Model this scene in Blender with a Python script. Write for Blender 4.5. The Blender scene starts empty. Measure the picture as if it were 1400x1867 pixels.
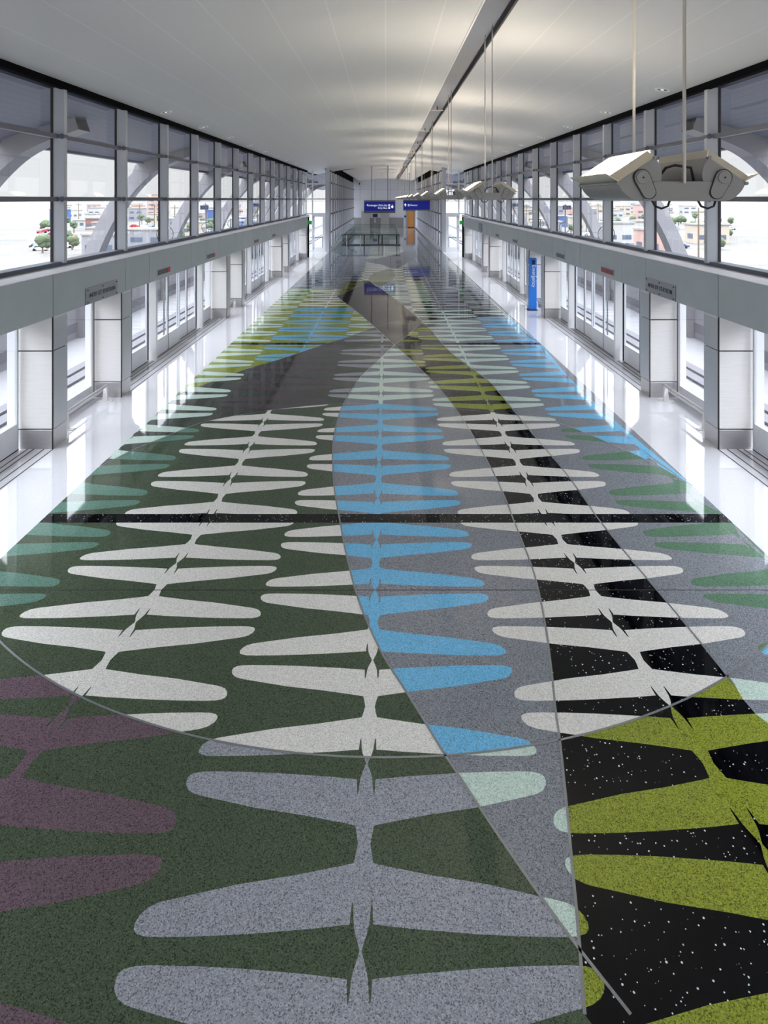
import bpy, math, random
import numpy as np
from mathutils import Vector, Matrix
from mathutils.geometry import delaunay_2d_cdt
R = random.Random(7)
F, H = 1150.0, 4.4            # focal length in pixels of the 1400x1867 frame, eye height
VX, VY = 703.0, 363.0
sc = bpy.context.scene
# ------------------------------------------------------------------ camera, sky, exposure
cam = bpy.data.objects.new('camera', bpy.data.cameras.new('camera')); sc.collection.objects.link(cam)
cam.location = (0, 0, H); cam.rotation_euler = (math.pi/2, 0, 0)
cd = cam.data; cd.sensor_fit = 'VERTICAL'; cd.sensor_height = 36; cd.sensor_width = 36
cd.lens = F/1867*36; cd.shift_x = -(VX-700)/1867; cd.shift_y = -(933.5-VY)/1867
cd.clip_start = .1; cd.clip_end = 5000
sc.camera = cam
sc.view_settings.view_transform = 'Standard'; sc.view_settings.look = 'None'
sc.view_settings.exposure = 1.38; sc.view_settings.gamma = 1; sc.view_settings.use_curve_mapping = False
SKY_HORIZON, SKY_ZENITH = .40, 3.6
LAMP, DOWN = 88.0, .7
W = bpy.data.worlds.new('World'); sc.world = W; W.use_nodes = True
nt = W.node_tree; nt.nodes.clear()
o = nt.nodes.new('ShaderNodeOutputWorld'); bg = nt.nodes.new('ShaderNodeBackground')
tc = nt.nodes.new('ShaderNodeTexCoord'); sp = nt.nodes.new('ShaderNodeSeparateXYZ'); rp = nt.nodes.new('ShaderNodeValToRGB')
nt.links.new(tc.outputs['Generated'], sp.inputs[0]); nt.links.new(sp.outputs['Z'], rp.inputs[0])
rp.color_ramp.elements[0].position = .02; rp.color_ramp.elements[0].color = (SKY_HORIZON*1.0, SKY_HORIZON*.985, SKY_HORIZON*.985, 1)
rp.color_ramp.elements[1].position = .42; rp.color_ramp.elements[1].color = (SKY_ZENITH*.93, SKY_ZENITH*.98, SKY_ZENITH*1.05, 1)
e = rp.color_ramp.elements.new(.12); e.color = (SKY_HORIZON*1.0, SKY_HORIZON*.985, SKY_HORIZON*.985, 1)
nt.links.new(rp.outputs[0], bg.inputs[0]); bg.inputs[1].default_value = 1
nt.links.new(bg.outputs[0], o.inputs[0])

# ------------------------------------------------------------------ helpers
def lin(c):
    return tuple((v/255/12.92 if v/255 <= .04045 else ((v/255+.055)/1.055)**2.4) for v in c)
def mat(name, c, rough=.5, metal=0., noise=0., nscale=6., spec=None, stretch=None, bump=0.):
    m = bpy.data.materials.new(name); m.use_nodes = True; n = m.node_tree; b = n.nodes['Principled BSDF']
    c = lin(c); b.inputs['Base Color'].default_value = (*c, 1)
    b.inputs['Roughness'].default_value = rough; b.inputs['Metallic'].default_value = metal
    if spec: b.inputs['IOR'].default_value = spec
    if noise:
        t = n.nodes.new('ShaderNodeTexCoord'); mp = n.nodes.new('ShaderNodeMapping'); no = n.nodes.new('ShaderNodeTexNoise')
        if stretch: mp.inputs['Scale'].default_value = stretch
        no.inputs['Scale'].default_value = nscale; no.inputs['Detail'].default_value = 4
        n.links.new(t.outputs['Object'], mp.inputs[0]); n.links.new(mp.outputs[0], no.inputs[0])
        r = n.nodes.new('ShaderNodeValToRGB')
        r.color_ramp.elements[0].position = .3; r.color_ramp.elements[1].position = .7
        r.color_ramp.elements[0].color = (*[v*(1-noise) for v in c], 1); r.color_ramp.elements[1].color = (*[min(1, v*(1+noise)) for v in c], 1)
        n.links.new(no.outputs[0], r.inputs[0]); n.links.new(r.outputs[0], b.inputs['Base Color'])
        if bump:
            bp = n.nodes.new('ShaderNodeBump'); bp.inputs['Strength'].default_value = bump; bp.inputs['Distance'].default_value = .01
            n.links.new(no.outputs[0], bp.inputs['Height']); n.links.new(bp.outputs[0], b.inputs['Normal'])
    return m
def emis(name, c, s):
    m = bpy.data.materials.new(name); m.use_nodes = True; b = m.node_tree.nodes['Principled BSDF']
    b.inputs['Base Color'].default_value = (*lin(c), 1); b.inputs['Emission Color'].default_value = (*lin(c), 1); b.inputs['Emission Strength'].default_value = s
    return m
def glass(name, tint=(.93, .95, .96), refl=1.45, extra=0.):
    m = bpy.data.materials.new(name); m.use_nodes = True; n = m.node_tree; n.nodes.clear()
    ou = n.nodes.new('ShaderNodeOutputMaterial'); mx = n.nodes.new('ShaderNodeMixShader'); t = n.nodes.new('ShaderNodeBsdfTransparent')
    g = n.nodes.new('ShaderNodeBsdfGlossy'); f = n.nodes.new('ShaderNodeFresnel'); ge = n.nodes.new('ShaderNodeNewGeometry')
    fr = n.nodes.new('ShaderNodeMath'); fr.operation = 'SUBTRACT'; fr.inputs[0].default_value = 1
    mu = n.nodes.new('ShaderNodeMath'); mu.operation = 'MULTIPLY_ADD'; mu.inputs[2].default_value = extra
    n.links.new(ge.outputs['Backfacing'], fr.inputs[1])
    t.inputs[0].default_value = (*tint, 1); g.inputs['Roughness'].default_value = 0.02
    f.inputs[0].default_value = refl
    n.links.new(f.outputs[0], mu.inputs[0]); n.links.new(fr.outputs[0], mu.inputs[1])   # reflect at the front face only
    n.links.new(mu.outputs[0], mx.inputs[0]); n.links.new(t.outputs[0], mx.inputs[1]); n.links.new(g.outputs[0], mx.inputs[2])
    n.links.new(mx.outputs[0], ou.inputs[0])
    return m
def link(o, parent=None):
    sc.collection.objects.link(o)
    if parent: o.parent = parent
    return o
def wloc(o):
    v = Vector((0, 0, 0))
    while o: v += o.location; o = o.parent
    return v
def tag(o, label=None, cat=None, group=None, kind=None):
    if label: o['label'] = label
    if cat: o['category'] = cat
    if group: o['group'] = group
    if kind: o['kind'] = kind
    return o
def thing(name, label, cat, loc, group=None):
    o = bpy.data.objects.new(name, None); o.location = loc; o.empty_display_size = .1; link(o)
    return tag(o, label, cat, group)
class MB:
    def __init__(s): s.v = []; s.f = []; s.m = []; s.cur = 0
    def box(s, x0, x1, y0, y1, z0, z1):
        if x0 > x1: x0, x1 = x1, x0
        if y0 > y1: y0, y1 = y1, y0
        if z0 > z1: z0, z1 = z1, z0
        b = len(s.v); s.v += [(x, y, z) for z in (z0, z1) for y in (y0, y1) for x in (x0, x1)]
        for q in ((0, 2, 3, 1), (4, 5, 7, 6), (0, 1, 5, 4), (1, 3, 7, 5), (3, 2, 6, 7), (2, 0, 4, 6)):
            s.f.append([b+i for i in q]); s.m.append(s.cur)
        return s
    def cyl(s, p, q, r, n=10, r2=None, cap=True):
        p, q = Vector(p), Vector(q); d = (q-p).normalized(); a = d.orthogonal().normalized(); c = d.cross(a); r2 = r if r2 is None else r2
        b = len(s.v)
        for k in range(n):
            t = 2*math.pi*k/n; w = a*math.cos(t)+c*math.sin(t); s.v += [tuple(p+w*r), tuple(q+w*r2)]
        for k in range(n):
            j = (k+1) % n; s.f.append([b+2*k, b+2*j, b+2*j+1, b+2*k+1]); s.m.append(s.cur)
        if cap:
            s.f.append([b+2*k for k in range(n)][::-1]); s.f.append([b+2*k+1 for k in range(n)]); s.m += [s.cur]*2
        return s
    def tube(s, pts, r, n=8):
        pts = [Vector(p) for p in pts]; b = len(s.v); m = len(pts)
        up = Vector((0, 0, 1))
        for i, p in enumerate(pts):
            d = (pts[min(i+1, m-1)]-pts[max(i-1, 0)]).normalized()
            a = d.cross(up); a = a.normalized() if a.length > 1e-3 else d.orthogonal().normalized(); c = d.cross(a)
            for k in range(n):
                t = 2*math.pi*k/n; s.v.append(tuple(p+a*r*math.cos(t)+c*r*math.sin(t)))
        for i in range(m-1):
            for k in range(n):
                j = (k+1) % n; s.f.append([b+i*n+k, b+i*n+j, b+(i+1)*n+j, b+(i+1)*n+k]); s.m.append(s.cur)
        s.f.append([b+k for k in range(n)]); s.f.append([b+(m-1)*n+k for k in range(n)][::-1]); s.m += [s.cur]*2
        return s
    def prism(s, prof, y0, y1, axis='y'):      # prof: (x,z) points extruded along y  (axis x: prof is (y,z))
        b = len(s.v); n = len(prof)
        for y in (y0, y1):
            for (a, c) in prof: s.v.append((a, y, c) if axis == 'y' else ((y, a, c) if axis == 'x' else (a, c, y)))
        for k in range(n):
            j = (k+1) % n; s.f.append([b+k, b+j, b+n+j, b+n+k]); s.m.append(s.cur)
        s.f.append([b+k for k in range(n)][::-1]); s.f.append([b+n+k for k in range(n)]); s.m += [s.cur]*2
        return s
    def quad(s, *p):
        b = len(s.v); s.v += [tuple(q) for q in p]; s.f.append(list(range(b, b+len(p)))); s.m.append(s.cur); return s
    def build(s, name, m, parent=None, bevel=0, smooth=False, kind=None):
        off = wloc(parent) if parent else Vector((0, 0, 0))
        me = bpy.data.meshes.new(name); me.from_pydata([tuple(Vector(v)-off) for v in s.v], [], s.f)
        for mm in (m if isinstance(m, (list, tuple)) else [m]): me.materials.append(mm)
        if isinstance(m, (list, tuple)): me.polygons.foreach_set('material_index', s.m)
        import bmesh
        bm = bmesh.new(); bm.from_mesh(me); bmesh.ops.recalc_face_normals(bm, faces=bm.faces); bm.to_mesh(me); bm.free()
        if smooth: me.polygons.foreach_set('use_smooth', [True]*len(me.polygons))
        me.update(); o = link(bpy.data.objects.new(name, me), parent)
        if smooth:
            md = o.modifiers.new('e', 'EDGE_SPLIT'); md.split_angle = .7
        if bevel:
            md = o.modifiers.new('b', 'BEVEL'); md.width = bevel; md.segments = 2; md.limit_method = 'ANGLE'
        if kind: o['kind'] = kind
        return o
def copy_tree(o, parent=None):
    kids = [c for c in bpy.data.objects if c.parent == o]
    c = o.copy(); link(c, parent)
    for k in kids: copy_tree(k, c)
    return c
def text(name, body, loc, rot, size, m, parent, align='CENTER', ext=.002, space=1.0, sx=1.0, word=1.0):
    cu = bpy.data.curves.new(name, 'FONT'); cu.body = body; cu.size = size; cu.align_x = align; cu.align_y = 'CENTER'; cu.extrude = ext
    cu.space_character = space; cu.space_word = word; cu.offset = 0
    cu.materials.append(m); o = bpy.data.objects.new(name, cu); link(o, parent)
    bpy.context.view_layer.update(); me_ = bpy.data.meshes.new_from_object(o); me_.name = name; bpy.data.objects.remove(o); bpy.data.curves.remove(cu)
    me_.materials.clear(); me_.materials.append(m); o = link(bpy.data.objects.new(name, me_), parent)
    o.location = Vector(loc)-(wloc(parent) if parent else Vector((0, 0, 0))); o.rotation_euler = rot; o.scale = (sx, 1, 1)
    return o
ORD = ['nearest', 'second', 'third', 'fourth', 'fifth', 'sixth', 'seventh', 'eighth', 'ninth', 'tenth', 'eleventh', 'twelfth', 'thirteenth', 'fourteenth', 'fifteenth', 'sixteenth', 'seventeenth', 'eighteenth', 'nineteenth', 'twentieth']
SIDE = {-1: 'left', 1: 'right'}

M = dict(
    white_panel=mat('brushed_white_panel', (226, 223, 220), .38, 0, .05, 3, stretch=(1, 1, 40)),
    panel_side=mat('grey_panel', (188, 190, 196), .35, .2),
    steel=mat('brushed_steel', (196, 194, 194), .32, .7, .08, 4, stretch=(1, 1, 30)),
    mullion=mat('mullion_paint', (182, 184, 190), .4, .1),
    transom=mat('transom_paint', (104, 104, 112), .5, 0),
    fascia=mat('fascia_paint', (176, 183, 187), .42, 0, .03, 2),
    ledge=mat('ledge_paint', (206, 202, 204), .6),
    sill=mat('sill_paint', (92, 98, 112), .5, 0),
    black=mat('black_trim', (14, 14, 17), .9, spec=1.1),
    dark=mat('dark_gap', (40, 36, 38), .6),
    whitep=mat('white_paint', (222, 222, 224), .35),
    doorp=mat('door_frame_paint', (214, 216, 221), .3, .2),
    kick=mat('kick_panel_paint', (216, 217, 222), .32, .05, .03, 6),
    ceil=None, soffit=None,
    glass=glass('window_glass', extra=.02), dglass=glass('door_glass', (.95, .96, .97)), gglass=glass('green_glass', (.89, .95, .935), 1.45, .0),
    lampg=mat('lamp_grey_metal', (150, 146, 143), .42, .35), lampin=mat('lamp_reflector', (205, 196, 178), .35, .3),
    lens=emis('lamp_glass', (255, 243, 222), LAMP), dlens=emis('downlight_glass', (255, 246, 232), DOWN),
    rod=mat('rod_metal', (190, 184, 176), .3, .5), cable=mat('black_cable', (20, 20, 20), .5),
    blue=emis('sign_blue', (8, 26, 140), .12), signfr=mat('sign_frame', (112, 112, 114), .4, .4), signw=emis('sign_white', (245, 248, 255), .25),
    led=emis('red_led', (200, 24, 34), .15), ledoff=mat('led_window', (38, 34, 38), .3), plate=mat('steel_plate', (158, 160, 164), .3, .7, .06, 5, stretch=(1, 1, 30)),
    ink=mat('dark_ink', (38, 40, 46), .5), blt=mat('bolt_metal', (70, 70, 74), .3, .8),
    callblue=mat('call_box_blue', (40, 128, 226), .35), navy=mat('navy', (14, 28, 84), .5), wtext=mat('white_letters', (245, 245, 245), .5),
    green=emis('exit_green', (40, 160, 60), .12), orange=mat('orange_door', (214, 146, 72), .4, 0, .04, 3), beige=mat('beige_portal', (172, 170, 164), .45, 0, .03, 3),
    lwall=mat('light_wall', (222, 224, 228), .4), dwall=mat('lower_wall', (152, 151, 149), .5),
    hallp=mat('hall_panel', (206, 208, 214), .35), concrete=mat('concrete', (154, 152, 156), .8, 0, .04, 1.5), rail=mat('guideway_rail', (112, 110, 116), .7),
    arch=mat('arch_paint', (128, 125, 129), .5),
)
def frosted(name, c):
    m = bpy.data.materials.new(name); m.use_nodes = True; n = m.node_tree; n.nodes.clear()
    ou = n.nodes.new('ShaderNodeOutputMaterial'); mx = n.nodes.new('ShaderNodeMixShader'); t = n.nodes.new('ShaderNodeBsdfTranslucent'); d = n.nodes.new('ShaderNodeBsdfDiffuse')
    t.inputs[0].default_value = d.inputs[0].default_value = (*lin(c), 1); mx.inputs[0].default_value = .45
    n.links.new(d.outputs[0], mx.inputs[1]); n.links.new(t.outputs[0], mx.inputs[2]); n.links.new(mx.outputs[0], ou.inputs[0]); return m
M['hallp'] = frosted('frosted_hall_panel', (228, 230, 236))
def seams(name, c, pitch, dark=.8, rough=.6, wid=.06, pitch_y=None):
    m = mat(name, c, rough); n = m.node_tree; b = n.nodes['Principled BSDF']
    t = n.nodes.new('ShaderNodeTexCoord'); s = n.nodes.new('ShaderNodeSeparateXYZ'); n.links.new(t.outputs['Object'], s.inputs[0])
    def line(out, p, w):
        a = n.nodes.new('ShaderNodeMath'); a.operation = 'PINGPONG'; a.inputs[1].default_value = p/2; n.links.new(out, a.inputs[0])
        l = n.nodes.new('ShaderNodeMath'); l.operation = 'LESS_THAN'; l.inputs[1].default_value = w; n.links.new(a.outputs[0], l.inputs[0]); return l.outputs[0]
    v = line(s.outputs['X'], pitch, wid*pitch/2)
    if pitch_y:
        mx = n.nodes.new('ShaderNodeMath'); mx.operation = 'MAXIMUM'; n.links.new(v, mx.inputs[0]); n.links.new(line(s.outputs['Y'], pitch_y, .008), mx.inputs[1]); v = mx.outputs[0]
    mi = n.nodes.new('ShaderNodeMix'); mi.data_type = 'RGBA'; cl = lin(c)
    mi.inputs['A'].default_value = (*cl, 1); mi.inputs['B'].default_value = (*[k*dark for k in cl], 1)
    n.links.new(v, mi.inputs['Factor']); n.links.new(mi.outputs['Result'], b.inputs['Base Color']); return m
M['ceil'] = seams('ceiling_panel', (184, 184, 184), .92, 1.16, .6, .02)
M['soffit'] = seams('soffit_panel', (98, 100, 116), .22, .55, .6, .07)

# ------------------------------------------------------------------ floor with inlaid terrazzo
def terrazzo(name, c, var=.22, scale=150, black=False, rough=.045, ior=1.31, wave=.12):
    m = mat(name, c, rough, spec=ior); n = m.node_tree; b = n.nodes['Principled BSDF']; cl = lin(c)
    t = n.nodes.new('ShaderNodeTexCoord'); v = n.nodes.new('ShaderNodeTexVoronoi'); v.inputs['Scale'].default_value = scale
    n.links.new(t.outputs['Object'], v.inputs['Vector']); s = n.nodes.new('ShaderNodeSeparateColor'); n.links.new(v.outputs['Color'], s.inputs[0])
    if black:
        g = n.nodes.new('ShaderNodeMath'); g.operation = 'GREATER_THAN'; g.inputs[1].default_value = .86; n.links.new(s.outputs[0], g.inputs[0])
        ra = n.nodes.new('ShaderNodeMath'); ra.operation = 'MULTIPLY'; ra.inputs[1].default_value = .42; n.links.new(s.outputs[1], ra.inputs[0])
        l = n.nodes.new('ShaderNodeMath'); l.operation = 'LESS_THAN'; n.links.new(v.outputs['Distance'], l.inputs[0]); n.links.new(ra.outputs[0], l.inputs[1])
        k = n.nodes.new('ShaderNodeMath'); k.operation = 'MULTIPLY'; n.links.new(g.outputs[0], k.inputs[0]); n.links.new(l.outputs[0], k.inputs[1])
        mi = n.nodes.new('ShaderNodeMix'); mi.data_type = 'RGBA'; mi.inputs['A'].default_value = (*cl, 1); mi.inputs['B'].default_value = (.75, .76, .78, 1)
        n.links.new(k.outputs[0], mi.inputs['Factor']); n.links.new(mi.outputs['Result'], b.inputs['Base Color'])
    else:
        r = n.nodes.new('ShaderNodeValToRGB'); r.color_ramp.interpolation = 'CONSTANT'; el = r.color_ramp.elements
        el[0].position = 0; el[0].color = (*[x*(1-2.2*var) for x in cl], 1); el[1].position = .16; el[1].color = (*[x*(1-.6*var) for x in cl], 1)
        for p, k in ((.4, 1), (.65, 1+.5*var), (.86, 1+1.5*var)):
            q = el.new(p); q.color = (*[min(1, x*k) for x in cl], 1)
        n.links.new(s.outputs[0], r.inputs[0]); n.links.new(r.outputs[0], b.inputs['Base Color'])
    no = n.nodes.new('ShaderNodeTexNoise'); no.inputs['Scale'].default_value = 2.2; no.inputs['Detail'].default_value = 1; n.links.new(t.outputs['Object'], no.inputs[0])
    bp = n.nodes.new('ShaderNodeBump'); bp.inputs['Strength'].default_value = wave; bp.inputs['Distance'].default_value = .01
    n.links.new(no.outputs[0], bp.inputs['Height']); n.links.new(bp.outputs[0], b.inputs['Normal'])
    return m
TZ = dict(border=terrazzo('terrazzo_border_white', (224, 223, 228), .05, 200, rough=.04, ior=1.6),
          green=terrazzo('terrazzo_dark_green', (78, 90, 71), .27), white=terrazzo('terrazzo_white', (230, 227, 221), .13),
          grey=terrazzo('terrazzo_grey', (136, 139, 146), .26), lgrey=terrazzo('terrazzo_light_grey', (155, 157, 166), .24),
          blue=terrazzo('terrazzo_blue', (118, 188, 228), .17), mint=terrazzo('terrazzo_mint', (202, 222, 211), .14),
          black=terrazzo('terrazzo_black', (5, 5, 8), black=True, scale=58), olive=terrazzo('terrazzo_olive', (142, 152, 56), .28),
          purple=terrazzo('terrazzo_purple', (108, 90, 99), .25), teal=terrazzo('terrazzo_teal', (102, 136, 122), .2), leaf=terrazzo('terrazzo_leaf_green', (98, 130, 106), .2),
          umber=terrazzo('terrazzo_umber', (64, 58, 57), .3), bluegrey=terrazzo('terrazzo_slate', (84, 98, 112), .25), pale=terrazzo('terrazzo_pale_olive', (160, 162, 122), .2), plum=terrazzo('terrazzo_plum', (90, 80, 84), .3), dgg=terrazzo('terrazzo_dark_grey_green', (76, 80, 72), .35))  # dgg: dark grey-green inlay, its own colour
TN = list(TZ)
def fl(x, y): return ((x-VX)*H/(y-VY), H*F/(y-VY))
EDGE = 4.716
DJ = [(k, 1.3+1.2*(k+3)) for k in range(-17, -3)]+[(-3, 1.3), (-2, 2.5), (-1, 3.69), (0, 4.92), (1, 6.019), (2, 7.10), (3, 8.152), (4, 9.286), (5, 10.55), (6, 11.83), (7, 13.055), (8, 14.29), (9, 15.63), (10, 16.89)]
for k in range(11, 76): DJ.append((k, 16.89+1.26*(k-10)))
DJN = np.array([a for a, _ in DJ], float); DJD = np.array([b for _, b in DJ])
def Dn(n): return float(np.interp(n, DJN, DJD))
def Sd(d): return np.interp(d, [4.4, 5.2, 6.2, 8.1, 10.5], [1.375, 1.34, 1.29, 1.212, 1.187])
def Od(d): return np.interp(d, [4.4, 5.48, 6.55, 7.65, 8.67, 12.4, 25], [2.71, 2.61, 2.48, 2.405, 2.33, 2.31, 2.33])
def Xc(d): return np.interp(d, [4.9, 6, 12], [-.147, -.125, -.105])
# one side of the aeroplane outline, traced once (nose joint to waist)
raw = [(1326, 360), (1331, 378), (1341, 405), (1348, 435), (1350, 462), (1352, 490), (1355, 508), (1359, 490), (1363, 435)]
raw2 = [(100, 422), (345, 406), (500, 400), (640, 398), (700, 400), (735, 408), (752, 420), (761, 438), (760, 462), (746, 486), (718, 502), (690, 510), (430, 567), (200, 602), (0, 640)]
raw3 = [(1356, 650), (1347, 690), (1339, 735)]
OUT = []
for (a, b_) in raw: OUT.append((150+a*.39286, 1250+b_*.39286))
for (a, b_) in raw2: OUT.append((700+a*.39286, 1250+b_*.39286))
for (a, b_) in raw3: OUT.append((150+a*.39286, 1250+b_*.39286))
UV = []
for (x, y) in OUT:
    X, d = fl(x, y); v = (4.920-d)/(4.920-4.304); cx = 669.4+(664.6-669.4)*min(1, max(0, v)); Xm, _ = fl(cx, y)
    UV.append((max(.002, (X-Xm)/1.372), min(1, max(0, v))))
UV[0] = (UV[0][0], 0.0); UV[-1] = (UV[-1][0], 1.0)
COLS = [(-2, 0.0), (-1, .5), (0, 0.0), (1, .5), (2, 0.0)]
V2, E2 = [], []
def poly(pts, closed=False):
    b = len(V2); V2.extend(Vector(p) for p in pts)
    for i in range(len(pts)-1): E2.append((b+i, b+i+1))
    if closed: E2.append((b+len(pts)-1, b))
Y0, Y1 = -15.0, 98.0
for ci, off in COLS:
    n = -16+off
    while Dn(n+.5) < 70:
        for dirn in (1, -1):
            for sg in (1, -1):
                if ci*sg > 1: continue
                if n > 22 and False: continue
                pts = []
                for (u, v) in UV:
                    d = Dn(n+dirn*v*.5); X = float(Xc(d)+ci*Od(d)+sg*u*Sd(d)); pts.append((X, d))
                poly(pts)
        n += 1
C1 = lambda X: 11.27-math.sqrt(max(.01, 39.69-X*X))
arc1 = [(x, C1(x)) for x in np.linspace(-EDGE, EDGE, 60)]
B5p = [(-4.72, 10.3), (-4.47, 11.0), (-4.09, 11.67), (-3.63, 12.40), (-2.9, 12.9), (-2, 13.3), (-.878, 13.57), (.3, 13.5), (1.47, 13.22), (2.68, 12.84), (3.38, 12.43), (4.02, 11.4), (4.42, 10.6), (4.72, 9.7)]
def smooth(p, k=6):
    out = []
    for i in range(len(p)-1):
        p0, p1, p2, p3 = p[max(i-1, 0)], p[i], p[i+1], p[min(i+2, len(p)-1)]
        for j in range(k):
            t = j/k
            out.append(tuple(.5*((2*p1[c])+(-p0[c]+p2[c])*t+(2*p0[c]-5*p1[c]+4*p2[c]-p3[c])*t*t+(-p0[c]+3*p1[c]-3*p2[c]+p3[c])*t**3) for c in (0, 1)))
    return out+[tuple(p[-1])]
arc5 = smooth(B5p, 5)
B2 = smooth([fl(*p) for p in [(719, 629), (681, 665), (655, 690), (628.6, 731), (615.5, 763.7), (608.5, 796.6), (606.3, 823), (607.5, 872), (611.5, 905), (617.5, 939), (629.3, 1002), (649, 1080.7), (672.5, 1141.6), (700, 1198), (737, 1256), (775, 1317), (810, 1375), (835.6, 1413), (876.8, 1476), (935.7, 1563), (988.8, 1639), (1045, 1716), (1150, 1850)]], 4)
B3 = smooth([fl(*p) for p in [(613.5, 540.5), (660, 576.5), (719, 629), (778.9, 684.9), (811.7, 721), (841.3, 760.5), (874, 814.7), (897, 857), (921, 908), (935.7, 947), (958, 1002), (977, 1057), (992.7, 1131.8), (1003.5, 1206.5), (1013, 1296.8), (1020.2, 1347), (1034, 1478), (1041.8, 1564), (1049.7, 1646.8), (1055.6, 1712), (1066, 1850)]], 4)
B4 = smooth([fl(*p) for p in [(675, 512), (720, 545), (769.5, 585.5), (815, 635.6), (855, 668), (893.9, 698), (943, 757), (982.6, 805), (1028.6, 859), (1065, 909), (1092.9, 949), (1157.7, 1029), (1242, 1129), (1340, 1250)]], 4)
B6 = smooth([(-4.72, 14.1), (-4.39, 14.8)]+[fl(*p) for p in [(447.9, 673.4), (510, 655), (582.6, 630.6), (635, 614), (674.6, 599.4), (750, 576.5), (804, 563)]], 4)
B2u = smooth([fl(*p) for p in [(719, 629), (744, 611), (769.5, 587), (785, 575), (794, 566)]], 4)
B8 = smooth([fl(*p) for p in [(769.5, 587), (780, 596), (813, 588), (846, 582), (900, 577)]], 3)
OL = [fl(480+a*.3, 440+b_*.3) for a, b_ in [(636, 225), (670, 195), (720, 178), (780, 170), (798, 190), (800, 215), (780, 240), (740, 262), (692, 278), (655, 250)]]
GL = [fl(480+a*.3, 440+b_*.3) for a, b_ in [(600, 112), (680, 104), (760, 90), (830, 74), (865, 50), (868, 28), (905, 32), (925, 60), (934, 88), (910, 112), (860, 140), (795, 166), (720, 142), (640, 128)]]
OL = smooth(OL+[OL[0]], 3)[:-1]; GL = smooth(GL+[GL[0]], 3)[:-1]
TOP = [fl(613.5, 540.5), fl(640, 528), fl(675, 512)]
for p in (arc1, arc5, B2, B3, B4, B6, B2u, B8, TOP): poly(p)
poly(OL, True); poly(GL, True)
BAR = (8.576, 8.815); BAR2 = (19.05, 19.33)
for y in (*BAR, *BAR2): poly([(-EDGE, y), (EDGE, y)])
poly([(-EDGE, Y0), (EDGE, Y0), (EDGE, Y1), (-EDGE, Y1)], True)
XF = 6.9
poly([(-XF, Y0), (XF, Y0), (XF, Y1), (-XF, Y1)], True)
vo, eo, fo, *_ = delaunay_2d_cdt(V2, E2, [], 0, 1e-5)
vo = np.array([(v.x, v.y) for v in vo]); fo = [f for f in fo]
tri = np.array([f for f in fo if len(f) == 3]); cen = vo[tri].mean(axis=1); CX, CY = cen[:, 0], cen[:, 1]
def pip(px, py, pl):
    ins = np.zeros(len(px), bool); pl = np.array(pl); x0, y0 = pl[:, 0], pl[:, 1]; x1, y1 = np.roll(x0, -1), np.roll(y0, -1)
    for a, b_, c, e_ in zip(x0, y0, x1, y1):
        if b_ == e_: continue
        t = (b_ > py) != (e_ > py); ins ^= t & (px < (c-a)*(py-b_)/(e_-b_)+a)
    return ins
nn = np.interp(CY, DJD, DJN)
inpl = {}
half = [(0, 0)]+UV+[(0, 1)]
for ci, off in COLS:
    t = nn-off; v = np.abs(t-np.round(t))*2; u = np.abs(CX-(Xc(CY)+ci*Od(CY)))/Sd(CY)
    inpl[ci] = pip(u, v, half)
B2r = sorted(B2, key=lambda p: p[1]); B3r = sorted(B3, key=lambda p: p[1])
lens_top = fl(719, 629)[1]
def xat(pl, y):
    a = np.array(sorted(pl, key=lambda p: p[1])); return np.interp(y, a[:, 1], a[:, 0])
x2, x3, x4 = xat(B2, CY), xat(B3, CY), xat(B4, CY)
y1_ = np.array([C1(x) for x in np.clip(CX, -EDGE, EDGE)]); y5_ = np.interp(CX, [p[0] for p in arc5], [p[1] for p in arc5])
y6_ = np.interp(CX, [p[0] for p in B6], [p[1] for p in B6])
ins = (CY > y1_) & (CY < y5_)
lens_ = (CY < lens_top) & (CX > x2) & (CX < x3)
left = ((CY < lens_top) & (CX <= x2) & (CX < x3)) | ((CY >= lens_top) & (CX < x3))
quad_ = pip(CX, CY, [fl(613.5, 540.5), fl(675, 512)]+[p for p in B4 if p[1] >= fl(769.5, 586)[1]][::1]+[fl(769.5, 586)]+[fl(719, 629)]+[p for p in B3 if p[1] > lens_top][::-1])
band = (CX >= x3) & (CX < x4) & ~quad_ & (CY < fl(675, 512)[1])
right = (CX >= x4) & (CY < fl(675, 512)[1])
left = left & (CY < fl(640, 527)[1])
far = ~(lens_ | left | quad_ | band | right)
yL = fl(0, 561)[1]; y8_ = np.interp(CX, sorted([p[0] for p in B8]), [p[1] for p in sorted(B8)])
olv = pip(CX, CY, OL); grl = pip(CX, CY, GL)
res = []
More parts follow.
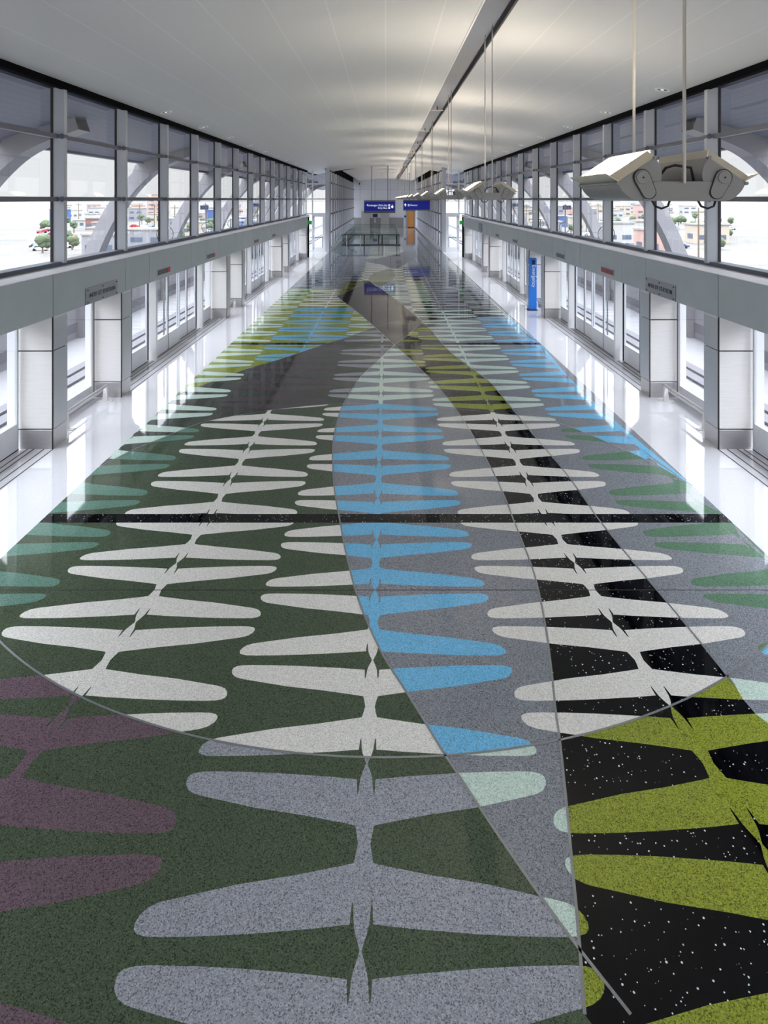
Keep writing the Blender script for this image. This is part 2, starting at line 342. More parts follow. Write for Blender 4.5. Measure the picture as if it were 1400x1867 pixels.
for i in range(len(tri)):
    X, Y = CX[i], CY[i]
    if abs(X) > EDGE or Y > 88: res.append('border'); continue
    if BAR[0] < Y < BAR[1] or BAR2[0] < Y < BAR2[1]: res.append('black'); continue
    hit = None
    for ci in (0, -1, 1, -2, 2):
        if inpl[ci][i]: hit = ci; break
    I = ins[i]
    if grl[i]: c = 'dgg'
    elif olv[i]: c = 'pale'
    elif lens_[i]:
        c = 'grey' if hit is None else ('white' if hit == 1 and I else ('blue' if I else 'mint'))
    elif quad_[i]: c = 'umber'  # black band drawn lighter, its floor glare put into the colour
    elif left[i]:
        if Y > y6_[i]:
            c = 'olive' if hit is None else ('mint' if hit in (0, -2) else ('blue' if Y < yL else 'white'))
            if Y > 31: c = 'bluegrey' if hit is None else 'lgrey'
        elif I: c = 'green' if hit is None else ('teal' if hit == -2 else 'white')
        elif Y < 9: c = 'green' if hit is None else ('lgrey' if hit == 0 else 'purple')
        else: c = 'dgg' if hit is None else {0: 'lgrey', -1: 'plum', -2: 'mint'}.get(hit, 'lgrey')
    elif band[i]:
        c = 'black' if hit is None else ('white' if I else 'olive')
        if Y > 22.7 and hit is None: c = 'umber'  # far black ground also lightened to carry the glare
    elif right[i]:
        if I: c = 'grey' if hit is None else ('leaf' if hit == 2 else 'white')
        else: c = 'grey' if hit is None else ('blue' if hit == 2 else 'mint')
        if Y > y8_[i] and X > 1.2:
            c = 'umber' if hit is None and Y < 27 else ('pale' if hit is None else 'mint')
            if Y > 25 and X > 2: c = 'dgg' if hit is None else 'lgrey'
    else:
        if X < -1.4: c = 'bluegrey' if hit is None else ('blue' if hit == 0 else 'lgrey')
        elif X > 1.5: c = 'dgg' if hit is None else 'lgrey'
        else: c = 'pale' if hit is None else 'white'
        if Y > 60: c = 'grey' if hit is None else 'lgrey'
    res.append(c)
me = bpy.data.meshes.new('floor')
# underside slab joined below the inlay surface
nv = len(vo); verts = [(x, y, 0) for x, y in vo]; faces = [list(map(int, t)) for t in tri]
for f in faces:
    a, b_, c = (verts[k] for k in f)
    if (b_[0]-a[0])*(c[1]-a[1])-(b_[1]-a[1])*(c[0]-a[0]) < 0: f.reverse()
sl = [(-XF, Y0, -.25), (XF, Y0, -.25), (XF, Y1, -.25), (-XF, Y1, -.25), (-XF, Y0, -.001), (XF, Y0, -.001), (XF, Y1, -.001), (-XF, Y1, -.001)]
verts += sl; faces += [[nv+0, nv+3, nv+2, nv+1], [nv+0, nv+1, nv+5, nv+4], [nv+1, nv+2, nv+6, nv+5], [nv+2, nv+3, nv+7, nv+6], [nv+3, nv+0, nv+4, nv+7]]
me.from_pydata(verts, [], faces)
for k in TN: me.materials.append(TZ[k])
me.polygons.foreach_set('material_index', [TN.index(c) for c in res]+[0]*5); me.update()
floor = link(bpy.data.objects.new('floor', me)); floor['kind'] = 'structure'
def ribbon(mb, pl, w, z=.002):
    for i in range(len(pl)-1):
        a, b_ = Vector(pl[i]), Vector(pl[i+1])
        if abs(a.x) > EDGE+.01 or abs(b_.x) > EDGE+.01: continue
        d = (b_-a)
        if d.length < 1e-5: continue
        n_ = Vector((-d.y, d.x)).normalized()*w/2
        mb.quad((a.x-n_.x, a.y-n_.y, z), (a.x+n_.x, a.y+n_.y, z), (b_.x+n_.x, b_.y+n_.y, z), (b_.x-n_.x, b_.y-n_.y, z))
zinc = mat('zinc_strip', (158, 160, 162), .3, .6)
s_ = MB()
for p in (arc1, B2, B3, B4): ribbon(s_, p, .019)
for p in (arc5, B6, B2u, B8, TOP): ribbon(s_, p, .012)
s_.build('divider_strip', zinc, floor)
g_ = MB()
for s in (-1, 1):
    for (a, b_) in ((14.5, 23.3), (26.3, 35.5), (38.4, 46.9), (3, 11.1)):
        for X in (6.30, 6.19, 6.01, 5.85): g_.box(s*X-.011, s*X+.011, a, b_, 0, .0015)
for y in (7.10, 15.6, 31): g_.box(-EDGE, EDGE, y-.005, y+.005, 0, .0015)
g_.build('groove', M['dark'], floor)
g_ = MB()
for s in (-1, 1):
    g_.box(s*6.33, s*6.62, 14.5, 23.3, 0, .012).box(s*6.33, s*6.62, 26.3, 35.5, 0, .012).box(s*6.33, s*6.62, 38.4, 46.9, 0, .012)
g_.build('door_threshold', M['steel'], floor)

# ------------------------------------------------------------------ vaulted ceiling and soffit
def cz(X): return 7.44-.018*X*X
def vault(name, xs, ya, yb, th, m):
    mb = MB(); n = len(xs); prof = [(x, cz(x)) for x in xs]+[(x, cz(x)+th) for x in reversed(xs)]
    mb.prism(prof, ya, yb); return mb.build(name, m, kind='structure')
SL0, SL1 = 1.50, 1.97
vault('ceiling', list(np.linspace(-6.4, SL0, 26)), -15, 59.5, .12, M['ceil'])
vault('ceiling', list(np.linspace(SL1, 6.4, 16)), -15, 59.5, .12, M['ceil'])
for xs_ in (list(np.linspace(-3.96, SL0, 20)), list(np.linspace(SL1, 3.96, 9))):
    o = vault('ceiling', xs_, 59.5, 97, .12, M['ceil'])
    for v in o.data.vertices:                       # the hall ceiling is wider where it meets the platform roof
        if abs(v.co.x) > 3.95 and v.co.y < 62.1: v.co.x *= 4.19/3.96; v.co.z -= .03
r_ = MB(); r_.box(SL0-.03, SL0, -15, 97, cz(1.7), cz(1.7)+.6).box(SL1, SL1+.03, -15, 97, cz(1.7), cz(1.7)+.6).box(SL0-.03, SL1+.03, -15, 97, cz(1.7)+.6, cz(1.7)+.66)
sl_ = r_.build('trim_1', M['ledge'], kind='structure')
MB().box(SL1-.035, SL1, -15, 97, cz(SL1)-.025, cz(SL1)+.1).build('slot_lip', M['dark'], sl_)
for s in (-1, 1):
    vault('soffit', [s*x for x in np.linspace(6.75, 9.45, 10)], -15, 59.5, .15, M['soffit'])
    vault('soffit', [s*x for x in np.linspace(5.16, 9.45, 12)], 59.6, 97, .15, M['soffit'])
    MB().box(s*9.4, s*9.62, -15, 97, cz(9.45)-.06, cz(9.45)+.3).build('trim_2', M['sill'], kind='structure')
    MB().box(s*6.34, s*6.47, -15, 51.3, 6.585, 6.72).build('trim_3', M['black'], kind='structure')
# roof edge over the wider hall and outer shade above the passage
MB().prism([(-9.5, cz(9.5)+.12), (-6.4, cz(6.4)+.16), (0, 7.75), (0, 8.0), (-9.5, 6.2)], -15, 59.5).prism([(9.5, cz(9.5)+.12), (6.4, cz(6.4)+.16), (0, 7.75), (0, 8.0), (9.5, 6.2)], -15, 59.5).build('roof', M['sill'], kind='structure')
MB().prism([(-5.3, 7.75), (0, 8.3), (5.3, 7.75), (5.3, 7.95), (0, 8.5), (-5.3, 7.95)], 59.6, 98).build('roof', M['sill'], kind='structure')

# ------------------------------------------------------------------ window walls, one structure per bay
WN = 0
GX, MX = 6.64, 6.40
for s in (-1, 1):
    ys = [15.6+2.97*k for k in range(-10, 13)]
    for k, y in enumerate(ys[:-1]):
        WN += 1; y2 = ys[k+1]
        w = bpy.data.objects.new('window_%d' % WN, None); w.location = (s*GX, y, 3.08); link(w); w['kind'] = 'structure'
        MB().box(s*MX, s*(GX-.01), y-.07, y+.05, 3.12, 6.62).build('mullion', M['mullion'], w, .006)
        MB().box(s*(GX-.02), s*(GX+.03), y-.085, y+.065, 3.12, 6.62).build('gasket', M['dark'], w)
        t = MB()
        for z in (4.4, 5.65): t.box(s*(GX-.13), s*(GX-.02), y+.05, y2-.07, z-.045, z+.045)
        t.build('transom', M['transom'], w, .008)
        MB().box(s*(GX-.004), s*(GX+.004), y+.05, y2-.07, 3.12, 6.6).build('pane', M['glass'], w)
        MB().box(s*6.45, s*6.72, y-.07, y2-.07, 3.05, 3.155).build('window_sill', M['sill'], w, .004)
        cl = MB()
        for z in (4.4, 5.65): cl.cyl((s*(GX-.2), y-.09, z), (s*(GX-.2), y+.07, z), .055, 10)
        cl.build('clamp', M['transom'], w, smooth=True)

# ------------------------------------------------------------------ side walls: fascia and ledge
for s in (-1, 1):
    cuts = sorted(set([-15, -9, -3, 3, 8.0, 11.1]+[14.2, 15.62, 19.0, 20.6, 22.1, 24.5, 26.1, 28.0, 30.2, 32.1, 34.2, 36.7, 38.4, 41.0, 43.5, 45.2, 47.3]))
    nm = 'wall_'+SIDE[s]
    root = bpy.data.objects.new(nm, None); root.location = (s*5.85, 0, 2.33); link(root); root['kind'] = 'structure'
    for a, b_ in zip(cuts[:-1], cuts[1:]):
        MB().box(s*5.85, s*5.93, a+.011, b_-.011, 2.326, 3.07).build('fascia_panel', M['fascia'], root, .003)
    MB().box(s*5.87, s*6.6, -15, 47.3, 2.35, 3.04).build('core', M['dark'], root)
    MB().prism([(s*5.86, 3.045), (s*5.86, 3.074), (s*6.455, 3.078), (s*6.455, 3.045)], -15, 47.35).build('ledge', M['ledge'], root)
    MB().box(s*5.85, s*6.7, 47.3, 47.42, 2.326, 3.07).build('fascia_end', M['whitep'], root)
    MB().box(s*5.80, s*5.97, 47.6, 47.85, 0, 3.05).build('end_post', M['black'], root)
    MB().box(s*6.2, s*6.72, 47.3, 51.3, 2.9, 3.12).build('end_ledge', M['whitep'], root)
    # outer wall face under the ledge and upstand above the doors
    MB().box(s*6.6, s*6.7, -15, 51.3, 2.35, 3.06).build('back_face', M['fascia'], root)

# ------------------------------------------------------------------ column cladding
def column(y, s, label, thin=False):
    t = thing('platform_column', label, 'column', (s*6.15, y+.25, 0), 'panel clad columns along the platform edges')
    xi, xo = (5.86, 6.46)
    zt = 2.33
    for z0, z1, nm in ((.0, .338, 'steel_base'), (.356, 1.712, 'lower_panel'), (1.735, zt-.0, 'upper_panel')):
        MB().box(s*xi, s*xo, y, y+.5, z0, z1).build(nm, M['steel'] if nm == 'steel_base' else M['white_panel'], t, .006)
    c = MB().box(s*(xi+.02), s*(xo-.02), y+.02, y+.48, 0, zt).build('core', M['dark'], t)
    MB().box(s*xo, s*(xo+.022), y+.004, y+.06, 0, zt).box(s*(xi-.004), s*(xi+.012), y-.003, y+.02, 0, zt).build('dark_reveal', M['dark'], t)
    sd = MB()
    for z0, z1 in ((.352, 1.72), (1.735, zt-.04)): sd.box(s*(xi-.008), s*(xi+.01), y+.025, y+.5, z0, z1)
    sd.build('side_panel', M['panel_side'], t)
    MB().box(s*(xo+.022), s*(xo+.22), y+.03, y+.44, 0, zt).build('wing_panel', M['whitep'], t)
    return t
CY_ = [(11.1, 'nearest'), (13.99, 'second'), (23.28, 'third'), (25.75, 'fourth'), (35.5, 'fifth'), (37.9, 'sixth'), (46.7, 'seventh')]
for s in (-1, 1):
    for (y, w) in CY_:
        column(y, s, '%s pale panel clad column with a steel base along the %s platform edge' % (w, SIDE[s]))

# ------------------------------------------------------------------ platform screen doors
def leaf(name, label, cat, s, X, y0, y1, kick=.48, group=None, fr=.05, frm='doorp'):
    t = thing(name, label, cat, (s*X, (y0+y1)/2, 0), group)
    zt = 2.32; th = .045
    MB().box(s*X, s*(X+th), y0, y0+fr, .01, zt).box(s*X, s*(X+th), y1-fr, y1, .01, zt).box(s*X, s*(X+th), y0, y1, zt-.1, zt).build('frame', M[frm], t, .004)
    MB().box(s*X, s*(X+th), y0+fr, y1-fr, .01, kick).build('kick_panel', M['kick'], t, .004)
    MB().box(s*(X-.004), s*(X+.002), y0, y0+.016, .01, zt).box(s*(X-.004), s*(X+.002), y0, y1, .008, .024).build('seal', M['black'], t)
    MB().box(s*(X+.018), s*(X+.026), y0+fr, y1-fr, kick, zt-.1).build('pane', M['dglass'], t)
    return t
def door_bay(c, s, w):
    sd = SIDE[s]; gl = 'platform screen door bay %s' % ''
    where = 'in the %s bay on the %s' % (w, sd)
    for k, (a, b_, X) in enumerate(((c-2.0, c-.93, 6.34), (c-.92, c+.15, 6.34), (c+.2, c+1.12, 6.43), (c+1.13, c+2.05, 6.43))):
        leaf('sliding_door', '%s glazed sliding leaf with a kick panel %s' % (['nearest', 'second', 'third', 'farthest'][k], where), 'sliding door', s, X, a, b_, .48 if k < 2 else .46, 'glazed platform door leaves')
    for k, (a, b_) in enumerate(((c-3.35, c-2.27), (c-4.55, c-3.37), (c+2.4, c+3.9))):
        leaf('glazed_screen', '%s fixed glazed panel with a kick panel %s' % (['middle', 'nearest', 'farthest'][k], where), 'glazed screen', s, 6.43, a, b_, .48, 'fixed glazed panels beside the platform doors')
    for k, y in enumerate((c-2.15, c+2.2)):
        p = thing('door_post', 'white post at the %s end of doors %s' % (['near', 'far'][k], where), 'post', (s*6.35, y, 0), 'white posts beside the platform doors')
        MB().box(s*6.24, s*6.50, y-.005, y+.12, 0, 2.32).build('post_casing', M['whitep'], p, .006)
        MB().box(s*6.445, s*6.50, y-.02, y-.006, 0, 2.32).build('seal', M['black'], p)
for s in (-1, 1):
    for c, w in ((7.1, 'nearest'), (19.3, 'second'), (31.45, 'third'), (43.1, 'farthest')):
        if c < 8:
            for k, (a, b_) in enumerate(((8.0, 9.5), (9.52, 11.05))):
                leaf('glazed_screen', '%s fixed glazed panel between the camera and the nearest %s column' % (['nearer', 'farther'][k], SIDE[s]), 'glazed screen', s, 6.43, a, b_, .48, 'fixed glazed panels beside the platform doors')
            w = bpy.data.objects.new('window_%d' % (80+s), None); w.location = (s*6.45, 0, 0); link(w); w['kind'] = 'structure'
            f = MB().box(s*6.43, s*6.48, -15, 7.98, 2.22, 2.32)
            for q in range(15): f.box(s*6.41, s*6.5, -15+1.53*q, -14.92+1.53*q, 0, 2.32)
            f.build('frame', M['doorp'], w); MB().box(s*6.43, s*6.475, -15, 7.98, .01, .48).build('kick_panel', M['kick'], w); MB().box(s*6.45, s*6.458, -15, 7.98, .48, 2.22).build('pane', M['dglass'], w)
        else: door_bay(c, s, w)
    for pr_, (pa, pb, nm) in enumerate(((11.62, 13.95, 'nearest two'), (23.8, 25.73, 'third and fourth'), (36.02, 37.88, 'fifth and sixth'))):
        pm = (pa+pb)/2-.1
        for k, (a, b_) in enumerate(((pa, pm-.005), (pm+.005, pb))):
            leaf('glazed_screen', '%s fixed glazed panel between the %s %s columns' % (['nearer', 'farther'][k], nm, SIDE[s]), 'glazed screen', s, 6.46, a, b_, .30, 'fixed glazed panels beside the platform doors', fr=.09, frm='whitep')
    # header above doors
    MB().box(s*6.3, s*6.6, -15, 47.3, 2.33, 2.4).build('trim_4', M['whitep'], kind='structure')
    # low lean rail
    for (ra, rb, nm) in ((11.75, 13.85, 'nearest two'), (23.95, 25.6, 'third and fourth'), (36.15, 37.75, 'fifth and sixth')):
        t = thing('lean_rail', 'low polished steel rail on sloping brackets between the %s %s columns' % (nm, SIDE[s]), 'rail', (s*6.1, (ra+rb)/2, 0), 'low steel rails between paired columns')
        MB().tube([(s*6.1, ra, .33), (s*6.1, rb, .33)], .028).build('rail_tube', M['steel'], t, smooth=True)
        MB().tube([(s*6.2, ra, .2), (s*6.2, rb, .2)], .016).build('rail_tube', M['steel'], t, smooth=True)
        for y in (ra+.3, rb-.1):
            MB().prism([(s*6.05, .0), (s*6.17, 0), (s*6.13, .33), (s*6.07, .33)], y-.03, y+.03).box(s*5.95, s*6.28, y-.06, y+.06, 0, .012).build('bracket', M['white_panel'], t, .003)

# ------------------------------------------------------------------ station signs and displays on the fascia
for s in (-1, 1):
    yc = 13.43 if s > 0 else 13.0; L = 1.44
    t = thing('station_sign', 'brushed steel 44TH ST STATION plate bolted to the %s fascia' % SIDE[s], 'sign', (s*5.83, yc, 2.335))
    MB().box(s*5.828, s*5.849, yc-L/2, yc+L/2, 2.335, 2.655).build('sign_plate', M['plate'], t, .003)
    text('lettering', '44TH ST STATION', (s*5.824, yc, 2.495), (math.pi/2, 0, -s*math.pi/2), .124, M['ink'], t, space=1.22, word=.8)
    for a in (-L/2+.06, 0, L/2-.06):
        for z in (2.375, 2.615): MB().cyl((s*5.815, yc+a, z), (s*5.83, yc+a, z), .014, 12).build('bolt', M['blt'], t)
ORDD = ['nearest', 'second', 'third', 'farthest']
for s in (-1, 1):
    for k, y in enumerate((16.62, 21.1, 28.5, 33.0)):
        t = thing('led_display', '%s narrow electronic message display in the %s fascia' % (ORDD[k], SIDE[s]), 'display', (s*5.84, y, 2.44), 'message displays in the fascia panels')
        MB().box(s*5.835, s*5.85, y-.5, y+.5, 2.41, 2.60).build('display_frame', M['fascia'], t, .002)
        MB().box(s*5.83, s*5.85, y-.46, y+.46, 2.44, 2.57).build('display_window', M['ledoff'], t)
        d = MB()
        if s > 0 and k == 0:
            for q in range(30):
                for r in range(5):
                    if R.random() < .35: d.box(s*5.827, s*5.83, y-.42+q*.028, y-.402+q*.028, 2.455+r*.021, 2.469+r*.021)
        elif s < 0:
            for q in range(4):
                for r in range(5): d.box(s*5.827, s*5.83, y+.28+q*.035, y+.305+q*.035, 2.455+r*.021, 2.469+r*.021)
        if d.v: d.build('led_dots', M['led'], t)['kind'] = 'stuff'
t = thing('fascia_grille', 'small square pale grille in the right fascia beyond the farthest display', 'grille', (5.84, 38.6, 2.4))
MB().box(5.83, 5.85, 38.2, 39.6, 2.42, 2.9).build('grille_frame', M['sill'], t)
for z in np.arange(2.46, 2.88, .05): MB().box(5.822, 5.832, 38.24, 39.56, z, z+.02).build('slat', M['fascia'], t)
for s in (-1, 1):
    t = thing('exit_sign', 'green exit sign projecting from the far end of the %s fascia' % SIDE[s], 'exit sign', (s*5.75, 47.5, 2.5))
    MB().box(s*5.57, s*5.84, 47.5, 47.55, 2.5, 2.78).build('sign_panel', M['green'], t, .004)
    MB().box(s*5.84, s*5.93, 47.43, 47.6, 2.55, 2.73).build('mount', M['black'], t)

# ------------------------------------------------------------------ emergency call box
t = thing('emergency_call_box', 'tall bright blue Emergency help pillar beside the fourth right column', 'help point', (5.83, 25.0, 0))
MB().box(5.69, 5.97, 24.92, 25.2, .03, 2.06).build('pillar', M['callblue'], t, .01)
MB().box(5.63, 6.0, 24.88, 25.24, 0, .03).build('base_plate', M['navy'], t)
MB().box(5.77, 5.90, 24.905, 24.92, 1.82, 1.99).build('icon_panel', M['navy'], t)
text('lettering', 'Emergency', (5.85, 24.915, 1.36), (math.pi/2, math.pi/2, 0), .2, M['wtext'], t)
text('lettering', 'Emergency', (5.685, 25.06, 1.4), (math.pi/2, math.pi/2, -math.pi/2), .2, M['wtext'], t)
MB().tube([(5.93, 24.93, 1.35), (5.99, 24.88, 1.3), (5.985, 24.88, 1.2), (5.93, 24.93, 1.15)], .012).build('handle', M['wtext'], t, smooth=True)

# ------------------------------------------------------------------ pendant uplights
FXc = 1.87
def pendant():
    t = thing('pendant_light', 'x', 'pendant light', (FXc, 4.4, 4.39), 'twin box uplights hung from the ceiling slot')
    y0, y1 = 3.98, 4.75
    for s in (-1, 1):
        # trough section in (x,z): top corner, hinge corner, round belly
        A = Vector((.17, .263)); B = Vector((.40, .111))
        prof = smooth([(.17, .263), (.140, .215), (.127, .165), (.134, .105), (.165, .04), (.212, .003), (.267, -.012), (.326, .006), (.372, .046), (.395, .085), (.40, .111)], 3)
        c = Vector((.265, .13))
        P = [(FXc+s*x, H+z) for x, z in prof]
        h = thing('lamp_housing', None, None, (0, 0, 0)); h.parent = t; h.location = (0, 0, 0)
        inn = [(FXc+s*(c.x+(x-c.x)*.93), H+c.y+(z-c.y)*.93) for x, z in prof]
        mb = MB(); n = len(P)
        # outer shell with thickness, open face
        mb.prism(P+inn[::-1], y0+.02, y1-.02)
        body = mb.build('lamp_housing', M['lampg'], t, smooth=True); bpy.data.objects.remove(h)
        MB().prism(P, y0, y0+.02).build('end_plate', M['lampg'], body, .002); MB().prism(P, y1-.02, y1).build('end_plate', M['lampg'], body, .002)
        # tempered glass lens set in the open face
        d = Vector((B.x-A.x, B.y-A.y)).normalized(); nrm = Vector((-d.y, d.x))
        if nrm.y < 0: nrm = -nrm
        def pt(q, o_): v = A+d*q+nrm*o_; return (FXc+s*v.x, H+v.y)
        Lq = (A-B).length
        MB().prism([pt(.05, -.085), pt(Lq-.04, -.085), pt(Lq-.04, -.075), pt(.05, -.075)], y0+.06, y1-.06).build('lamp_glass', M['lens'], body)
        # barn-door reflector on the outer edge, rims at the other edges
        rf = MB(); rf.prism([pt(Lq, 0), pt(Lq+.044, .084), pt(Lq+.038, .088), pt(Lq-.008, .006)], y0+.005, y1-.005)
        rf.prism([pt(0, 0), pt(-.02, .05), pt(-.012, .052), pt(.012, .006)], y0+.03, y1-.03)
        rf.build('reflector_flap', M['lampin'], body)
        en = MB(); a_, b2, c2, d2 = pt(0, 0), pt(Lq, 0), pt(Lq+.06, .05), pt(-.02, .05)
        c2, d2 = pt(Lq+.02, .055), pt(-.0, .055)
        for (ya_, yb_) in ((y0+.01, y0+.045), (y1-.01, y1-.045)):
            q_ = MB(); b0 = [(p[0], ya_, p[1]) for p in (a_, b2)]+[(p[0], yb_, p[1]) for p in (c2, d2)]
            b1 = [(x, y_+.006, z) for (x, y_, z) in b0]; q_.v = b0+b1; q_.f = [[0, 1, 2, 3], [7, 6, 5, 4]]+[[k, (k+1) % 4, 4+(k+1) % 4, 4+k] for k in range(4)]; q_.m = [0]*6
            q_.build('end_flap', M['lampin'], body)
        MB().cyl((FXc+s*(B.x+.005), y0-.01, H+B.y-.012), (FXc+s*(B.x+.005), y1+.01, H+B.y-.012), .011, 10).cyl((FXc+s*A.x, y0-.012, H+A.y), (FXc+s*A.x, y0+.02, H+A.y), .011, 10).build('hinge_bar', M['lampg'], body, smooth=True)
        # stadium pivot plate on the end
        px_, pz_ = FXc+s*.256, H+.135
        ex, ez = FXc+s*.215, H+.045
        dv = Vector((ex-px_, ez-pz_)); L_ = dv.length; dv.normalize(); pr = []
        a0 = math.atan2(-dv.y, -dv.x)
        for k in range(9): a = a0-math.pi/2+math.pi*k/8; pr.append((px_+math.cos(a)*.05, pz_+math.sin(a)*.05))
        for k in range(9): a = a0+math.pi/2+math.pi*k/8; pr.append((ex+math.cos(a)*.042, ez+math.sin(a)*.042))
        mx_, mz_ = (px_+ex)/2, (pz_+ez)/2; MB().prism([(mx_+(p[0]-mx_)*1.09, mz_+(p[1]-mz_)*1.06) for p in pr], y0-.014, y0-.004).build('pivot_gap', M['cable'], body)
        pv = MB(); pv.prism([(p[0], p[1]) for p in pr], y0-.018, y0); pv.build('pivot_plate', M['lampg'], body, .002)
        MB().cyl((px_, y0-.030, pz_), (px_, y0-.018, pz_), .040, 20).build('pivot_cap', M['lampg'], body, .002)
        MB().cyl((px_, y0-.034, pz_), (px_, y0-.03, pz_), .006, 8).build('screw', M['cable'], body)
    for yy in (y0-.008, y1-.004):
        MB().prism([(FXc-.25, H-.012), (FXc+.25, H-.012), (FXc+.18, H+.112), (FXc-.18, H+.112)], yy, yy+.012).build('crossbar', M['lampg'], t, .003)
    for yy in (y0-.03, y1):
        MB().cyl((FXc, yy, H+.1), (FXc, yy, cz(1.7)+.595), .0115, 8).build('rod', M['rod'], t, smooth=True)
    MB().box(FXc-.09, FXc+.09, y0+.1, y1-.1, H+.005, H+.09).build('ballast_box', M['sill'], t, .01)
    for q in (-.19, .10):
        MB().tube([(FXc+q, y0-.01+.02, H+.0), (FXc+q+.02, y0, H-.045), (FXc+q+.06, y0, H-.06), (FXc+q+.10, y0, H-.045), (FXc+q+.12, y0+.01, H+.0)], .007).build('cable', M['cable'], t, smooth=True)
    MB().tube([(FXc-.12, y0+.1, H+.12), (FXc-.08, y0+.05, H+.2), (FXc, y0+.1, H+.22), (FXc+.08, y0+.05, H+.2), (FXc+.12, y0+.1, H+.12)], .009).build('cable', M['cable'], t, smooth=True)
    return t
p0 = pendant(); base_y = p0.location.y
steps = [0, 7.12, 14.05, 21.1, 28.2, 35.3, 42.4, 49.5, 56.6, 63.7, 70.8, 77.9, 85]
for k, dy in enumerate(steps):
    p = p0 if k == 0 else copy_tree(p0)
    p.location.y = base_y+dy
    p['label'] = '%s twin box uplight from the camera in the hanging row' % ORD[k] if k else 'nearest twin box uplight, cut off at the top right of the picture'
for k, dy in enumerate((-7.1, -14.2)):  # unseen lamps continuing the row, added to brighten the near floor
    p = copy_tree(p0); p.location.y = base_y+dy; p['label'] = '%s twin box uplight added unseen behind the camera, in the same hanging row' % ['first', 'second'][k]
for k, y in enumerate([21.2+6.5*i for i in range(7)]):
    t = thing('slot_bracket', '%s hanger bracket inside the ceiling slot' % ORD[k], 'bracket', (1.73, y, 7.3), 'hanger brackets inside the ceiling slot')
    MB().box(SL0+.02, SL1-.04, y-.03, y+.03, 7.37, 7.40).box(SL0+.08, SL1-.1, y-.01, y+.01, 7.72, 7.75).build('cross_plate', M['ledge'], t)
    MB().box(1.715, 1.745, y-.012, y+.012, 7.4, 7.985).build('stem', M['black'], t)

# ------------------------------------------------------------------ ceiling downlights
for s in (-1, 1):
    k = 0
    for i in range(12):
        y = 13.75+3.57*i
        if s < 0 and i == 0: continue
        X = s*6.03; t = thing('ceiling_light', '%s round recessed ceiling light along the %s windows' % (ORD[k], SIDE[s]), 'ceiling light', (X, y, cz(6.03)), 'recessed downlights beside the windows'); k += 1
        sl = -2*.018*6.03*s
        ring = MB(); n = 28
        for q in range(n):
            a, b_ = 2*math.pi*q/n, 2*math.pi*(q+1)/n
            def P(a, r, h): return (X+r*math.cos(a), y+r*math.sin(a), cz(6.03)+sl*r*math.cos(a)-h)
            ring.quad(P(a, .155, 0), P(b_, .155, 0), P(b_, .15, .012), P(a, .15, .012)); ring.quad(P(a, .15, .012), P(b_, .15, .012), P(b_, .115, .012), P(a, .115, .012)); ring.quad(P(a, .115, .012), P(b_, .115, .012), P(b_, .11, .002), P(a, .11, .002))
        ring.build('rim', M['whitep'], t)
        g = MB(); g.quad(*[P(2*math.pi*q/n, .111, .003) for q in range(n)]); g.build('grille', M['transom'], t)
        g = MB(); g.quad(*[P(2*math.pi*q/16, .035, .006) for q in range(16)]); g.build('bulb', M['dlens'], t)

